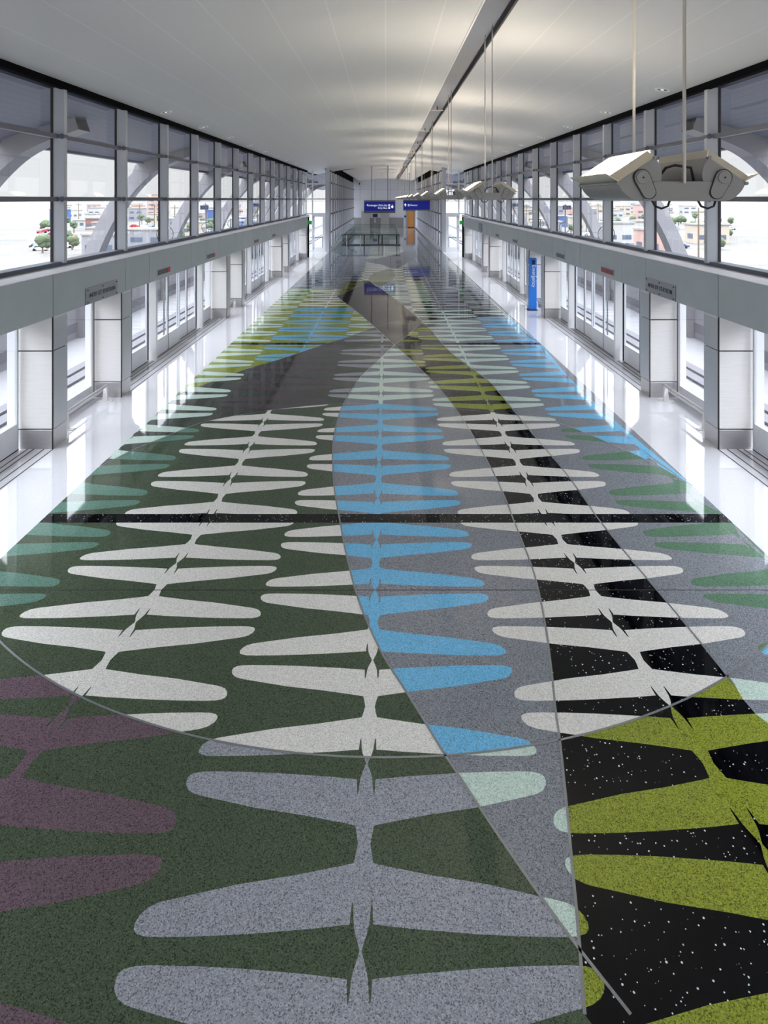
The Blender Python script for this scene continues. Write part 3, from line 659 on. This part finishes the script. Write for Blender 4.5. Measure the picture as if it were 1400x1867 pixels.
# ------------------------------------------------------------------ far end: glazed end bays with doors, passage, end wall
DN = 0
for s in (-1, 1):
    y = 52.7
    w = bpy.data.objects.new('window_%d' % (60+s), None); w.location = (s*5.8, y, 0); link(w); w['kind'] = 'structure'
    f = MB(); f.box(s*6.06, s*6.16, y-.06, y+.06, 0, 7.0).box(s*6.58, s*6.7, y-.06, y+.06, 0, 7.0).box(s*4.98, s*6.7, y-.05, y+.05, 5.62, 5.72).box(s*4.98, s*6.7, y-.05, y+.05, 4.36, 4.46).box(s*4.98, s*6.7, y-.05, y+.05, 3.12, 3.24)
    f.build('frame', M['whitep'], w)
    MB().box(s*4.98, s*6.7, y+.0, y+.01, 3.2, 7.0).box(s*6.16, s*6.6, y, y+.01, .1, 3.12).build('pane', M['glass'], w)
    MB().box(s*6.16, s*6.6, y-.04, y+.04, 0, .12).build('bottom_rail', M['whitep'], w)
    DN += 1; d = bpy.data.objects.new('door_%d' % DN, None); d.location = (s*5.55, y, 0); link(d); d['kind'] = 'structure'
    MB().box(s*5.02, s*5.26, y-.03, y+.03, .02, 3.12).box(s*5.92, s*6.06, y-.03, y+.03, .02, 3.12).box(s*5.26, s*5.92, y-.03, y+.03, .02, .36).box(s*5.26, s*5.92, y-.03, y+.03, 2.92, 3.12).build('leaf_frame', M['whitep'], d)
    MB().box(s*5.26, s*5.92, y, y+.01, .36, 2.92).build('pane', M['glass'], d)
    MB().tube([(s*5.12, y-.03, 1.1), (s*5.12, y-.1, 1.1), (s*5.25, y-.1, 1.1)], .02).build('door_handle', M['steel'], d)
    for z in (.3, 1.2, 2.1, 2.9): MB().box(s*6.03, s*6.08, y-.06, y-.02, z-.07, z+.07).build('hinge', M['transom'], d)
    # side return glazing between the window wall and the end bay
    w2 = bpy.data.objects.new('window_%d' % (70+s), None); w2.location = (s*6.64, 52, 0); link(w2); w2['kind'] = 'structure'
    MB().box(s*6.6, s*6.7, 51.2, 51.34, 3.1, 6.7).box(s*6.6, s*6.7, 51.3, 52.7, 3.1, 3.2).build('frame', M['whitep'], w2)
    MB().box(s*6.64, s*6.648, 47.5, 52.7, .1, 3.1).box(s*6.64, s*6.648, 51.34, 52.7, 3.2, 6.6).build('pane', M['glass'], w2)
    # passage side walls
    nm = 'wall_%s' % SIDE[s]
    r = bpy.data.objects.new(nm, None); r.location = (s*4.95, 75, 0); link(r); r['kind'] = 'structure'
    MB().quad((s*5.0, 52.9, 0), (s*5.0, 97, 0), (s*5.0, 97, 6.85), (s*5.0, 52.9, 6.85)).build('panels', M['hallp'], r)
    MB().box(s*4.70, s*5.02, 52.5, 52.9, 0, 7.2).build('corner_pier', M['mullion'], r, .01)
    for i in range(14):
        MB().box(s*4.80, s*4.99, 56.0+3*i-.06, 56.0+3*i+.06, 0, 6.85).build('fin', M['mullion'], r)
        MB().box(s*4.975, s*4.995, 56.0+3*i-.14, 56.0+3*i-.06, 0, 6.85).build('fin_shadow', M['dark'], r)  # dark strip beside each fin, painted in for its shadow
        MB().box(s*4.96, s*4.995, 57.5+3*i-.03, 57.5+3*i+.03, 0, 6.85).build('shadow_strip', M['transom'], r)  # dark strip added midway between fins for more shadow lines
    for z in (1.5, 3.12, 4.4, 5.83):
        MB().box(s*4.80, s*4.86, 53, 97, z-.03, z+.03).build('rail', M['transom'], r)
        c = MB()
        for i in range(14): c.box(s*4.76, s*4.86, 56.0+3*i-.14, 56.0+3*i+.14, z-.06, z+.06)
        c.build('clip', M['dark'], r)
    k = MB(); k.box(s*4.45, s*4.99, 54, 96, 0, .14); k.build('kerb', M['steel'], r)
    MB().box(s*5.0, s*5.1, 52.9, 97, 6.85, 7.7).box(s*3.9, s*5.1, 59.6, 97, 7.6, 7.7).build('plenum_shade', M['black'], r)  # black sheets stand in for the shade in the gap above the wall
EW = bpy.data.objects.new('wall_end', None); EW.location = (0, 97, 0); link(EW); EW['kind'] = 'structure'
y = 97.0
def pan(x0, x1, z0, z1, m, dy=0, nm='panel'): MB().box(x0, x1, y+dy, y+.12+dy, z0, z1).build(nm, M[m], EW)
xs = [-5.05, -3.95, -2.4, -.35, 1.15, 2.7, 3.95, 5.05]
pan(-5.2, 5.2, 0, 8.2, 'dark', .1, 'backing')
xs2 = [-5.15, -3.95, -1.6, .75, 2.95, 5.15]
for a, b_ in zip(xs2[:-1], xs2[1:]):
    for z0, z1, m in ((4.42, 5.9, 'lwall'), (5.92, 7.9, 'lwall')):
        pan(a+.015, b_-.015, z0, z1, m)
for a, b_ in ((-5.15, -3.7), (-2.55, -.9), (.55, 2.85)):
    pan(a+.01, b_-.01, 1.53, 4.4, 'lwall'); pan(a+.01, b_-.01, 0, 1.52, 'dwall')
pan(-3.75, -.78, 2.5, 4.4, 'lwall', .01); pan(-.9, .6, 2.5, 4.4, 'lwall', .02); pan(2.85, 5.15, 2.6, 4.4, 'lwall', .01); pan(4.55, 5.15, 0, 2.6, 'lwall'); pan(2.75, 3.25, 0, 2.6, 'lwall', -.01)
for k, (a, b_) in enumerate(((-3.72, -2.4), (-.78, .55))):
    t = thing('elevator_portal', 'plain beige portal at the %s of the blue notice on the end wall' % ['left', 'right'][k], 'portal', ((a+b_)/2, 96.6, 0), 'beige portals on the end wall')
    MB().box(a, b_, 96.3, 96.98, 0, 2.55).build('casing', M['beige'], t, .01)
    MB().box(a+.1, b_-.1, 96.27, 96.3, .1, 2.45).build('face_panel', M['beige'], t)
MB().box(-2.4, -.78, 96.9, 96.97, 1.53, 2.5).build('wall_end', M['lwall'], kind='structure')
MB().box(-2.4, -.78, 96.9, 96.97, 0, 1.52).build('wall_end', M['dwall'], kind='structure')
d = bpy.data.objects.new('door_3', None); d.location = (3.88, 96.9, 0); link(d); d['kind'] = 'structure'
MB().box(3.34, 4.42, 96.93, 96.99, .0, 2.52).build('leaf', M['orange'], d)
MB().box(3.2, 3.36, 96.8, 97, 0, 2.66).box(4.40, 4.56, 96.8, 97, 0, 2.66).box(3.2, 4.56, 96.8, 97, 2.52, 2.66).build('door_frame', M['dwall'], d)
MB().box(3.36, 4.40, 96.9, 96.94, .0, .1).build('threshold', M['dark'], d)
t = thing('wall_notice', 'small blue notice on the end wall between the beige portals', 'notice', (-1.6, 96.86, 1.62))
MB().box(-1.98, -1.24, 96.83, 96.9, 1.62, 2.14).build('notice_panel', M['navy'], t)
t = thing('wall_notice', 'tiny dark blue plate on the wall left of the orange door', 'notice', (3.0, 96.9, 1.6))
MB().box(2.87, 3.13, 96.95, 96.99, 1.6, 1.88).build('notice_panel', M['navy'], t)
t = thing('wall_phone', 'small pale fitting on the grey wall below the blue notice', 'fitting', (-1.6, 96.9, .85))
MB().box(-1.72, -1.55, 96.8, 96.9, .85, 1.45).build('body', M['whitep'], t); MB().box(-1.67, -1.60, 96.78, 96.8, 1.1, 1.3).build('handset', M['led'], t)
t = thing('security_camera', 'small wall camera at the top left of the end wall', 'camera', (-3.97, 96.9, 6.6))
MB().box(-4.06, -3.92, 96.6, 97, 6.62, 6.86).build('housing', M['black'], t); MB().box(-4.04, -3.92, 96.55, 96.9, 6.45, 6.62).build('camera_dome', M['whitep'], t)

# blue hanging signs
def hang_sign(label, y, x0, x1, z0, z1, rods, lines, arrow):
    t = thing('hanging_sign', label, 'sign', ((x0+x1)/2, y, z0))
    bot = .2 if arrow == 'down' else .14
    MB().box(x0, x1, y, y+.25, z0, z1).build('sign_frame', M['signfr'], t, .01)
    MB().box(x0+.05, x1-.05, y-.012, y, z0+bot, z1-.14).build('sign_face', M['blue'], t)
    for rx in rods: MB().cyl((rx, y+.12, z1), (rx, y+.12, cz(rx)+.05), .03, 8).build('rod', M['signfr'], t, smooth=True)
    for (tx, tz, sz, body, al) in lines: text('lettering', body, (tx, y-.014, tz), (math.pi/2, 0, 0), sz, M['signw'], t, al)
    ax = x1-.28 if arrow == 'down' else x0+.24
    zc = (z0+bot+z1-.14)/2; s = -1 if arrow == 'down' else 1
    MB().box(ax-.035, ax+.035, y-.02, y-.012, zc-.16, zc+.14).prism([(ax-.13, zc+s*.02), (ax, zc+s*.19), (ax+.13, zc+s*.02), (ax+.09, zc-s*.03), (ax, zc+s*.07), (ax-.09, zc-s*.03)], y-.02, y-.012).build('arrow', M['signw'], t)
    return t
t = hang_sign('blue hanging sign reading Passenger Pick-Up and City Bus above the glass balustrade', 57.3, -1.97, .88, 3.13, 4.30, (-1.29, .2),
          [(.15, 3.83, .25, 'Passenger Pick-Up', 'RIGHT'), (.15, 3.59, .25, 'City Bus', 'RIGHT'), (-.55, 3.225, .13, '44TH ST STATION', 'CENTER')], 'down')
for q in [o for o in bpy.data.objects if o.parent == t and o.name.startswith('lettering')][2:]: q.data.materials.clear(); q.data.materials.append(M['ink'])
for z in (3.84, 3.60):
    MB().box(.24, .40, 57.28, 57.29, z-.09, z+.09).build('pictogram', M['signw'], t)
    MB().box(.29, .35, 57.27, 57.28, z-.05, z+.03).build('pictogram_mark', M['blue'], t)
t = hang_sign('blue hanging sign with an up arrow reading Elevator above the orange door', 70.0, 1.94, 4.93, 3.13, 4.33, (2.64, 4.3),
          [(2.75, 3.72, .24, 'Elevator', 'LEFT')], 'up')
MB().box(2.47, 2.65, 69.97, 69.99, 3.62, 3.82).build('pictogram', M['signw'], t); MB().box(2.52, 2.60, 69.96, 69.97, 3.66, 3.76).build('pictogram_mark', M['blue'], t)

# ------------------------------------------------------------------ glass balustrade round the escalator opening
t = thing('glass_balustrade', 'glass balustrade with dark handrail around the stair opening in the far hall', 'balustrade', (-1.4, 60.2, 0))
xa, xb, ya, yb = -4.15, 1.34, 60.2, 85.0
g = MB(); g.box(xa, xb, ya, ya+.02, .12, .96).build('front_pane', M['gglass'], t)
MB().box(xa, xa+.02, ya, yb, .12, .96).build('side_pane', M['gglass'], t); MB().box(xb, xb+.02, ya, yb, .12, .96).build('side_pane', M['gglass'], t); MB().box(-5.0, xb, yb, yb+.02, .1, .98).build('rear_pane', M['gglass'], t)
MB().box(-5.0, xa, 60.15, 60.17, .1, .98).build('rear_pane', M['gglass'], t)
MB().box(xa-.03, xb+.03, ya-.04, ya+.04, .95, 1.03).build('handrail', M['ink'], t); MB().box(xa-.01, xa+.03, ya, yb, .96, .99).build('handrail', M['steel'], t); MB().box(xb-.01, xb+.03, ya, yb, .96, .99).build('handrail', M['steel'], t); MB().box(-5.0, xb, yb-.02, yb+.04, .96, 1.01).build('handrail', M['transom'], t)
MB().box(xa, xb, ya-.05, ya+.05, .0, .1).build('base_shoe', M['sill'], t); MB().box(xb-.04, xb+.06, ya, yb, 0, .1).build('base_shoe', M['sill'], t); MB().box(xa-.04, xa+.06, ya, yb, 0, .1).build('base_shoe', M['sill'], t)
for x in (-2.05, -.66, -.33, 1.06):
    MB().box(x-.045, x+.045, ya-.07, ya-.02, .05, .96).build('post', M['black'], t); MB().box(x-.14, x+.14, ya-.16, ya+.05, 0, .12).build('post_foot', M['sill'], t)
for x in (-3.72, -2.42): MB().box(x-.03, x+.03, ya-.07, ya-.02, .0, .96).build('post', M['whitep'], t)
t = thing('stair_handrail', 'curved steel handrail sloping down at the left of the balustrade', 'handrail', (-4.6, 57, 0))
MB().tube([(-4.62, 53.4, .25), (-4.62, 54.4, .28), (-4.55, 56, .5), (-4.4, 60.0, .92)], .035).build('rail_tube', M['steel'], t, smooth=True)
for (yy, zz) in ((53.6, .26), (54.6, .3)): MB().tube([(-4.62, yy, 0), (-4.62, yy, zz)], .03).build('post', M['steel'], t)
t = thing('escalator_rail', 'dark sloping rail behind the front glass of the balustrade', 'handrail', (-3.5, 60.8, 0))
MB().tube([(-3.6, 60.9, .12), (-3.55, 61.0, .45), (-2.95, 63.5, .95)], .035).build('rail_tube', M['ink'], t, smooth=True)
MB().tube([(-3.6, 60.9, 0), (-3.6, 60.9, .15)], .04).build('post', M['ink'], t)
# ------------------------------------------------------------------ hall behind the camera: unseen end, glazed to let sky light in
w = bpy.data.objects.new('window_99', None); w.location = (0, -15, 0); link(w); w['kind'] = 'structure'
f = MB()
for x in np.linspace(-6.3, 6.3, 8): f.box(x-.06, x+.06, -15.1, -14.95, 0, 7.0)
for z in (1.1, 3.1, 4.4, 5.65): f.box(-6.4, 6.4, -15.06, -14.98, z-.05, z+.05)
f.build('frame', M['mullion'], w); MB().box(-6.4, 6.4, -15.03, -15.02, 0, 7.0).build('pane', M['glass'], w)

# ------------------------------------------------------------------ outside: guideway, arches, masts, walkway railing
for s in (-1, 1):
    gw = bpy.data.objects.new('guideway_%s' % SIDE[s], None); gw.location = (s*9.5, 60, -1); link(gw); gw['kind'] = 'structure'
    MB().box(s*6.9, s*12.1, -20, 260, -1.4, -1.0).build('slab', M['concrete'], gw)
    MB().box(s*12.0, s*12.3, -20, 260, -1.4, .9).build('parapet', M['concrete'], gw)
    MB().box(s*11.97, s*12.0, -20, 260, -.75, -.4).build('parapet_band', M['rail'], gw)
    for X in (9.25, 9.75): MB().box(s*(X-.16), s*(X+.16), -20, 260, -1.0, -.93).build('running_pad', M['rail'], gw)
    MB().box(s*6.9, s*7.0, -20, 52.7, -1.4, -.1).build('platform_edge', M['concrete'], gw)
    MB().box(s*5.0, s*6.9, 52.8, 66, -.3, -.02).build('walkway', M['concrete'], gw)
    t = thing('walkway_railing', 'dark blue pipe railing on the walkway beyond the %s end door' % SIDE[s], 'railing', (s*5.9, 56, 0))
    MB().tube([(s*5.1, 56, 1.0), (s*6.7, 56, 1.0)], .03).build('top_rail', M['navy'], t)
    for X in (5.35, 5.6): MB().tube([(s*X, 56, -.02), (s*X, 56, 1.0)], .035).build('post', M['navy'], t)
cl = [(7.6, 6.42), (8.35, 6.15), (9.15, 5.75), (9.85, 5.12), (10.45, 4.35), (11.05, 3.35), (11.5, 2.3), (11.85, 1.1), (12.1, -.5), (12.3, -9)]
cl = smooth(cl, 4)
def arch(s, y):
    n = len(cl); o_, i_ = [], []
    for k, p in enumerate(cl):
        a, b_ = cl[max(0, k-1)], cl[min(n-1, k+1)]; d = Vector((b_[0]-a[0], b_[1]-a[1])).normalized(); nn_ = Vector((-d.y, d.x))
        if k == n-1: nn_ = Vector((1, 0))
        w = .335
        wo = w if p[1] > 5.4 else .20
        o_.append((s*(p[0]+nn_.x*wo), p[1]+nn_.y*wo)); i_.append((s*(p[0]-nn_.x*w), p[1]-nn_.y*w))
    m = MB(); ya, yb = y-.3, y+.3
    for k in range(n-1):
        for (P, Q, mi) in ((o_, o_, 0), (i_, i_, 1)):
            m.cur = mi; m.quad((P[k][0], ya, P[k][1]), (P[k+1][0], ya, P[k+1][1]), (P[k+1][0], yb, P[k+1][1]), (P[k][0], yb, P[k][1]))
        for yy in (ya, yb):
            m.cur = 0; m.quad((o_[k][0], yy, o_[k][1]), (o_[k+1][0], yy, o_[k+1][1]), (i_[k+1][0], yy, i_[k+1][1]), (i_[k][0], yy, i_[k][1]))
    return m
for s in (-1, 1):
    first = None
    for k, y in enumerate([15.7+9.1*i for i in range(8)]+[57.2, 66]):
        lab = '%s broad curved steel arch outside the %s windows, counting from the camera' % (ORD[k], SIDE[s])
        if k == 8: lab = 'curved steel arch seen through the glass beside the %s end door' % SIDE[s]
        if k == 9: lab = 'farther curved steel arch seen through the glass beside the %s end door' % SIDE[s]
        if first is None:
            first = arch(s, 15.7).build('steel_arch', M['arch']); first.location = (0, 0, 0); a = first
            # origin at the foot
            off = Vector((s*12.3, 15.7, -9)); first.data.transform(Matrix.Translation(-off)); first.location = off
        else: a = first.copy(); link(a)
        a.location.y = y
        tag(a, lab, 'arch', 'curved arches outside the station')
    for k, (y, X, r, hh) in enumerate(((24.3, 8.5, .32, 0), (30, 8.5, .25, 1), (34.8, 8.5, .22, 0), (42, 8.5, .25, 1))):
        t = thing('guideway_mast', '%s slim mast with a cable hoop beside the %s guideway' % (ORD[k], SIDE[s]), 'mast', (s*X, y, -1.0), 'masts with cable hoops beside the guideway')
        ring = [(s*X+r*math.cos(a), y, 3.05+r*math.sin(a)) for a in np.linspace(0, 2*math.pi, 25)]
        MB().tube(ring, .014, 6).build('cable_hoop', M['cable'], t)
        MB().cyl((s*(X+.05), y+.03, -1.0), (s*(X+.05), y+.03, 4.15 if hh else 3.3), .03, 8).build('pole', M['signfr'], t)
        if hh: MB().box(s*(X-.05), s*(X+.3), y-.05, y+.1, 3.9, 4.1).build('signal_head', M['navy'], t)

# ------------------------------------------------------------------ city
grd = MB().box(-2200, 2200, -300, 3000, -9.4, -9.0).build('ground', mat('pale_ground', (92, 88, 83), .9, 0, .3, .05), kind='structure')
bc = [mat('city_wall_%s' % n, c, .8) for n, c in (('cream', (158, 146, 132)), ('white', (154, 152, 150)), ('grey', (122, 120, 124)), ('brick', (122, 80, 72)), ('pink', (158, 128, 118)), ('blue', (52, 78, 128)))]
bn = ['cream', 'white', 'grey', 'brick red', 'pink', 'blue']
win = mat('city_window', (74, 84, 100), .3); roofm = mat('city_roof', (136, 132, 130), .8)
treem = [mat('tree_crown_a', (74, 86, 60), .9, 0, .3, .8), mat('tree_crown_b', (126, 132, 98), .9, 0, .3, .8)]; bark = mat('bark', (96, 80, 66), .9)
TENS = ['', '', 'twenty', 'thirty', 'forty']
def ordw(k):
    if k < 20: return (['first']+ORD[1:])[k]
    t_, u = divmod(k+1, 10)
    return {20: 'twentieth', 30: 'thirtieth', 40: 'fortieth'}[k+1] if u == 0 else TENS[t_]+'-'+['', 'first', 'second', 'third', 'fourth', 'fifth', 'sixth', 'seventh', 'eighth', 'ninth'][u]
ROWN = ['row beyond the guideway', 'middle distance', 'far distance']
from collections import Counter
used = Counter()
def building(s, d, f, w, dp, h, ci, lab=None):
    X = s*d*f; t = thing('building', None, None, (X, d, -9))
    tag(t, lab or 'low %s flat roofed building in the %s seen through the %s windows' % (bn[ci], 'nearer city' if d < 250 else ('middle city' if d < 420 else 'far city'), SIDE[s]), 'building', 'city buildings outside')
    MB().box(X-w/2, X+w/2, d, d+dp, -9, -9+h).build('walls', bc[ci], t)
    MB().box(X-w/2-.3, X+w/2+.3, d-.3, d+dp+.3, -9+h, -9+h+.5).build('roof', roofm, t)
    n = max(2, int(w/6))
    for fl_ in range(max(1, int(h/3.6))):
        for k in range(n):
            x = X-w/2+w*(k+.5)/n; z = -9+1.3+fl_*3.4; MB().box(x-w/n*.3, x+w/n*.3, d-.08, d, z, z+1.3).build('window', win, t)
    sx = X-s*w/2
    for k in range(max(1, int(dp/8))):
        yy = d+dp*(k+.5)/max(1, int(dp/8)); MB().box(sx-.08, sx+.08, yy-1.6, yy+1.6, -7.6, -6.1).build('window', win, t)
RB = random.Random(11)
PL = []
def free(x, y, r):
    for (a, b_, c) in PL:
        if math.hypot(a-x, b_-y) < r+c: return False
    PL.append((x, y, r)); return True
def spot(s, lo, hi, flo, fhi, r):
    for _ in range(200):
        d = lo+(hi-lo)*RB.random()**1.3; f = flo+(fhi-flo)*RB.random()
        rr = r(d) if callable(r) else r
        if free(s*d*f, d, rr): return s*d*f, d
    return None
for s in (-1, 1):
    free(s*25.2*1.07, 245, 7)
    L = [(-1, .365, 520, 14, 14, 17, 4)] if s < 0 else [(1, .41, 560, 26, 20, 13, 1)]
    for (_, f, d, w, dp, h, ci) in L: free(s*d*f, d, 20)
    for k in range(36):
        big = k < 8; p = spot(s, 150, 240 if big else 700, .2, .52, (lambda d: 13) if big else (lambda d: 5+d*.016))
        if p:
            d = p[1]; r = 9 if big else 3+d*.012
            L.append((s, abs(p[0])/d, d-r*.4, r*(.8+.5*RB.random()), r*.8, 3.4+RB.random()*2.6+(d > 350)*4*RB.random(), RB.choice([0, 1, 1, 2, 3, 4, 0, 5] if d < 400 else [0, 1, 2, 4])))
    L.sort(key=lambda q: -q[1] if s < 0 else q[1])
    for k, q in enumerate(L):
        lab = '%s flat roofed building, %s inward from the %s edge of the city view' % (bn[q[6]], ordw(k if s < 0 else len(L)-1-k), SIDE[s])
        if q[5] == 17: lab = 'tall pink tower block on the skyline through the left windows'
        if q[5] == 13: lab = 'long white block on the skyline through the far right window'
        building(s, q[2], q[1], q[3], q[4], q[5], q[6], lab)
import bmesh
def blob(name, rx, rz, seed):
    bm = bmesh.new(); rr = random.Random(seed)
    for q in range(9):
        a = rr.random()*6.28; r = rr.random()*rx*.55; c = Vector((math.cos(a)*r, math.sin(a)*r, rz*(.6+.8*rr.random())))
        g = bmesh.ops.create_icosphere(bm, subdivisions=2, radius=rx*(.38+.2*rr.random()), matrix=Matrix.Translation(c))
        for v in g['verts']: v.co += Vector((rr.uniform(-1, 1), rr.uniform(-1, 1), rr.uniform(-1, 1)))*rx*.06
    me = bpy.data.meshes.new(name); bm.to_mesh(me); bm.free(); return me
crowns = [blob('crown', 2.8, 2.6, 1), blob('crown', 3.6, 2.2, 2), blob('crown', 2.2, 3.0, 3)]
trk = bpy.data.meshes.new('trunk'); tmb = MB().cyl((0, 0, 0), (0, 0, 3), .25, 8, .15); trk.from_pydata(tmb.v, [], tmb.f); trk.materials.append(bark)
for c in crowns: c.materials.append(treem[0])
for s in (-1, 1):
    L = [p for p in (spot(s, 140, 380, .18, .55, 3.5) for _ in range(36)) if p]
    L.sort(key=lambda p: -abs(p[0])/p[1])
    for k, (X, d) in enumerate(L):
        t = thing('tree', 'bushy green tree, %s tree inward from the %s edge of the city view' % (ordw(k), SIDE[s]), 'tree', (X, d, -9), 'city trees outside')
        o = link(bpy.data.objects.new('crown', crowns[k % 3]), t); o.location = (0, 0, .7); q = .5+.45*RB.random(); o.scale = (q, q, q)
        link(bpy.data.objects.new('trunk', trk), t)
def car_mesh():
    m = MB(); m.prism([(-2.2, .35), (2.2, .35), (2.25, .85), (1.3, .95), (.7, 1.45), (-1.1, 1.45), (-1.8, .95), (-2.25, .85)], -.85, .85); me = bpy.data.meshes.new('body'); me.from_pydata(m.v, [], m.f)
    return me
cm = car_mesh(); wm = bpy.data.meshes.new('wheel'); q = MB()
for x in (-1.35, 1.35):
    for y_ in (-.87, .67): q.cyl((x, y_, .33), (x, y_+.2, .33), .33, 12)
wm.from_pydata(q.v, [], q.f); wm.materials.append(M['black'])
gm = bpy.data.meshes.new('windows'); q = MB().prism([(-1.55, .98), (1.2, .98), (.66, 1.4), (-1.08, 1.4)], -.87, .87); gm.from_pydata(q.v, [], q.f); gm.materials.append(win)
cc = [('white', (236, 236, 238)), ('silver', (170, 172, 178)), ('dark blue', (40, 60, 110)), ('red', (170, 30, 36)), ('black', (30, 30, 34))]
cms = []
for n_, c in cc:
    x = cm.copy(); x.materials.append(mat('car_'+n_.replace(' ', '_'), c, .3)); cms.append((n_, x))
def car(s, X, d, ci, lab=None, sc_=1):
    t = thing('car', lab or '%s car parked in the lots outside the %s windows' % (cms[ci][0], SIDE[s]), 'car', (X, d, -9), 'parked cars outside')
    for nm, me_ in (('body', cms[ci][1]), ('wheel_set', wm), ('windows', gm)):
        o = link(bpy.data.objects.new(nm, me_), t); o.rotation_euler.z = RB.choice([0, math.pi/2, .3]); 
    t.scale = (sc_,)*3
for s in (-1, 1):
    L = [p for p in (spot(s, 140, 300, .18, .55, 3.2) for _ in range(34)) if p]
    L.sort(key=lambda p: -abs(p[0])/p[1]); cnt = Counter()
    for k, (X, d) in enumerate(L):
        ci = RB.choice([0, 0, 1, 2, 3, 4]); cnt[ci] += 1
        car(s, X, d, ci, 'parked %s car, %s of its colour inward from the %s edge of view' % (cms[ci][0], ordw(cnt[ci]-1), SIDE[s]))
asph = mat('asphalt', (96, 95, 98), .9)
for k, (a, b_) in enumerate(((128, 140), (246, 256), (390, 404))):
    MB().box(-900, 900, a, b_, -9.0, -8.97).build('road', asph, kind='structure')
for s in (-1, 1): MB().box(s*34, s*44, 100, 900, -9.0, -8.97).build('road', asph, kind='structure')
t = thing('truck', 'red box truck seen through the right end door', 'truck', (27, 240, -9)); MB().box(25.2, 28.8, 240, 246, -8.2, -5.8).build('cargo_box', cms[3][1].materials[0], t); MB().box(25.4, 28.6, 239.6, 240, -8.8, -8.2).build('bumper', M['black'], t)
t = thing('truck', 'red box truck seen through the left end door', 'truck', (-27, 250, -9)); MB().box(-28.2, -25.8, 250, 255, -8.2, -6.0).build('cargo_box', cms[3][1].materials[0], t); MB().box(-28, -26, 249.6, 250, -8.8, -8.2).build('bumper', M['black'], t)

for s in (-1, 1):
    L = [p for p in (spot(s, 140, 330, .19, .5, 1.5) for _ in range(8)) if p]; L.sort(key=lambda p: -abs(p[0])/p[1])
    for k, (X, d) in enumerate(L):
        t = thing('utility_pole', 'thin wooden utility pole, %s inward from the %s edge of the city view' % (ordw(k), SIDE[s]), 'pole', (X, d, -9), 'utility poles in the city')
        MB().cyl((X, d, -9), (X, d, 2.5), .2, 8, .14).build('pole_shaft', bark, t); MB().box(X-1.3, X+1.3, d-.1, d+.1, 1.4, 1.65).build('crossarm', bark, t)
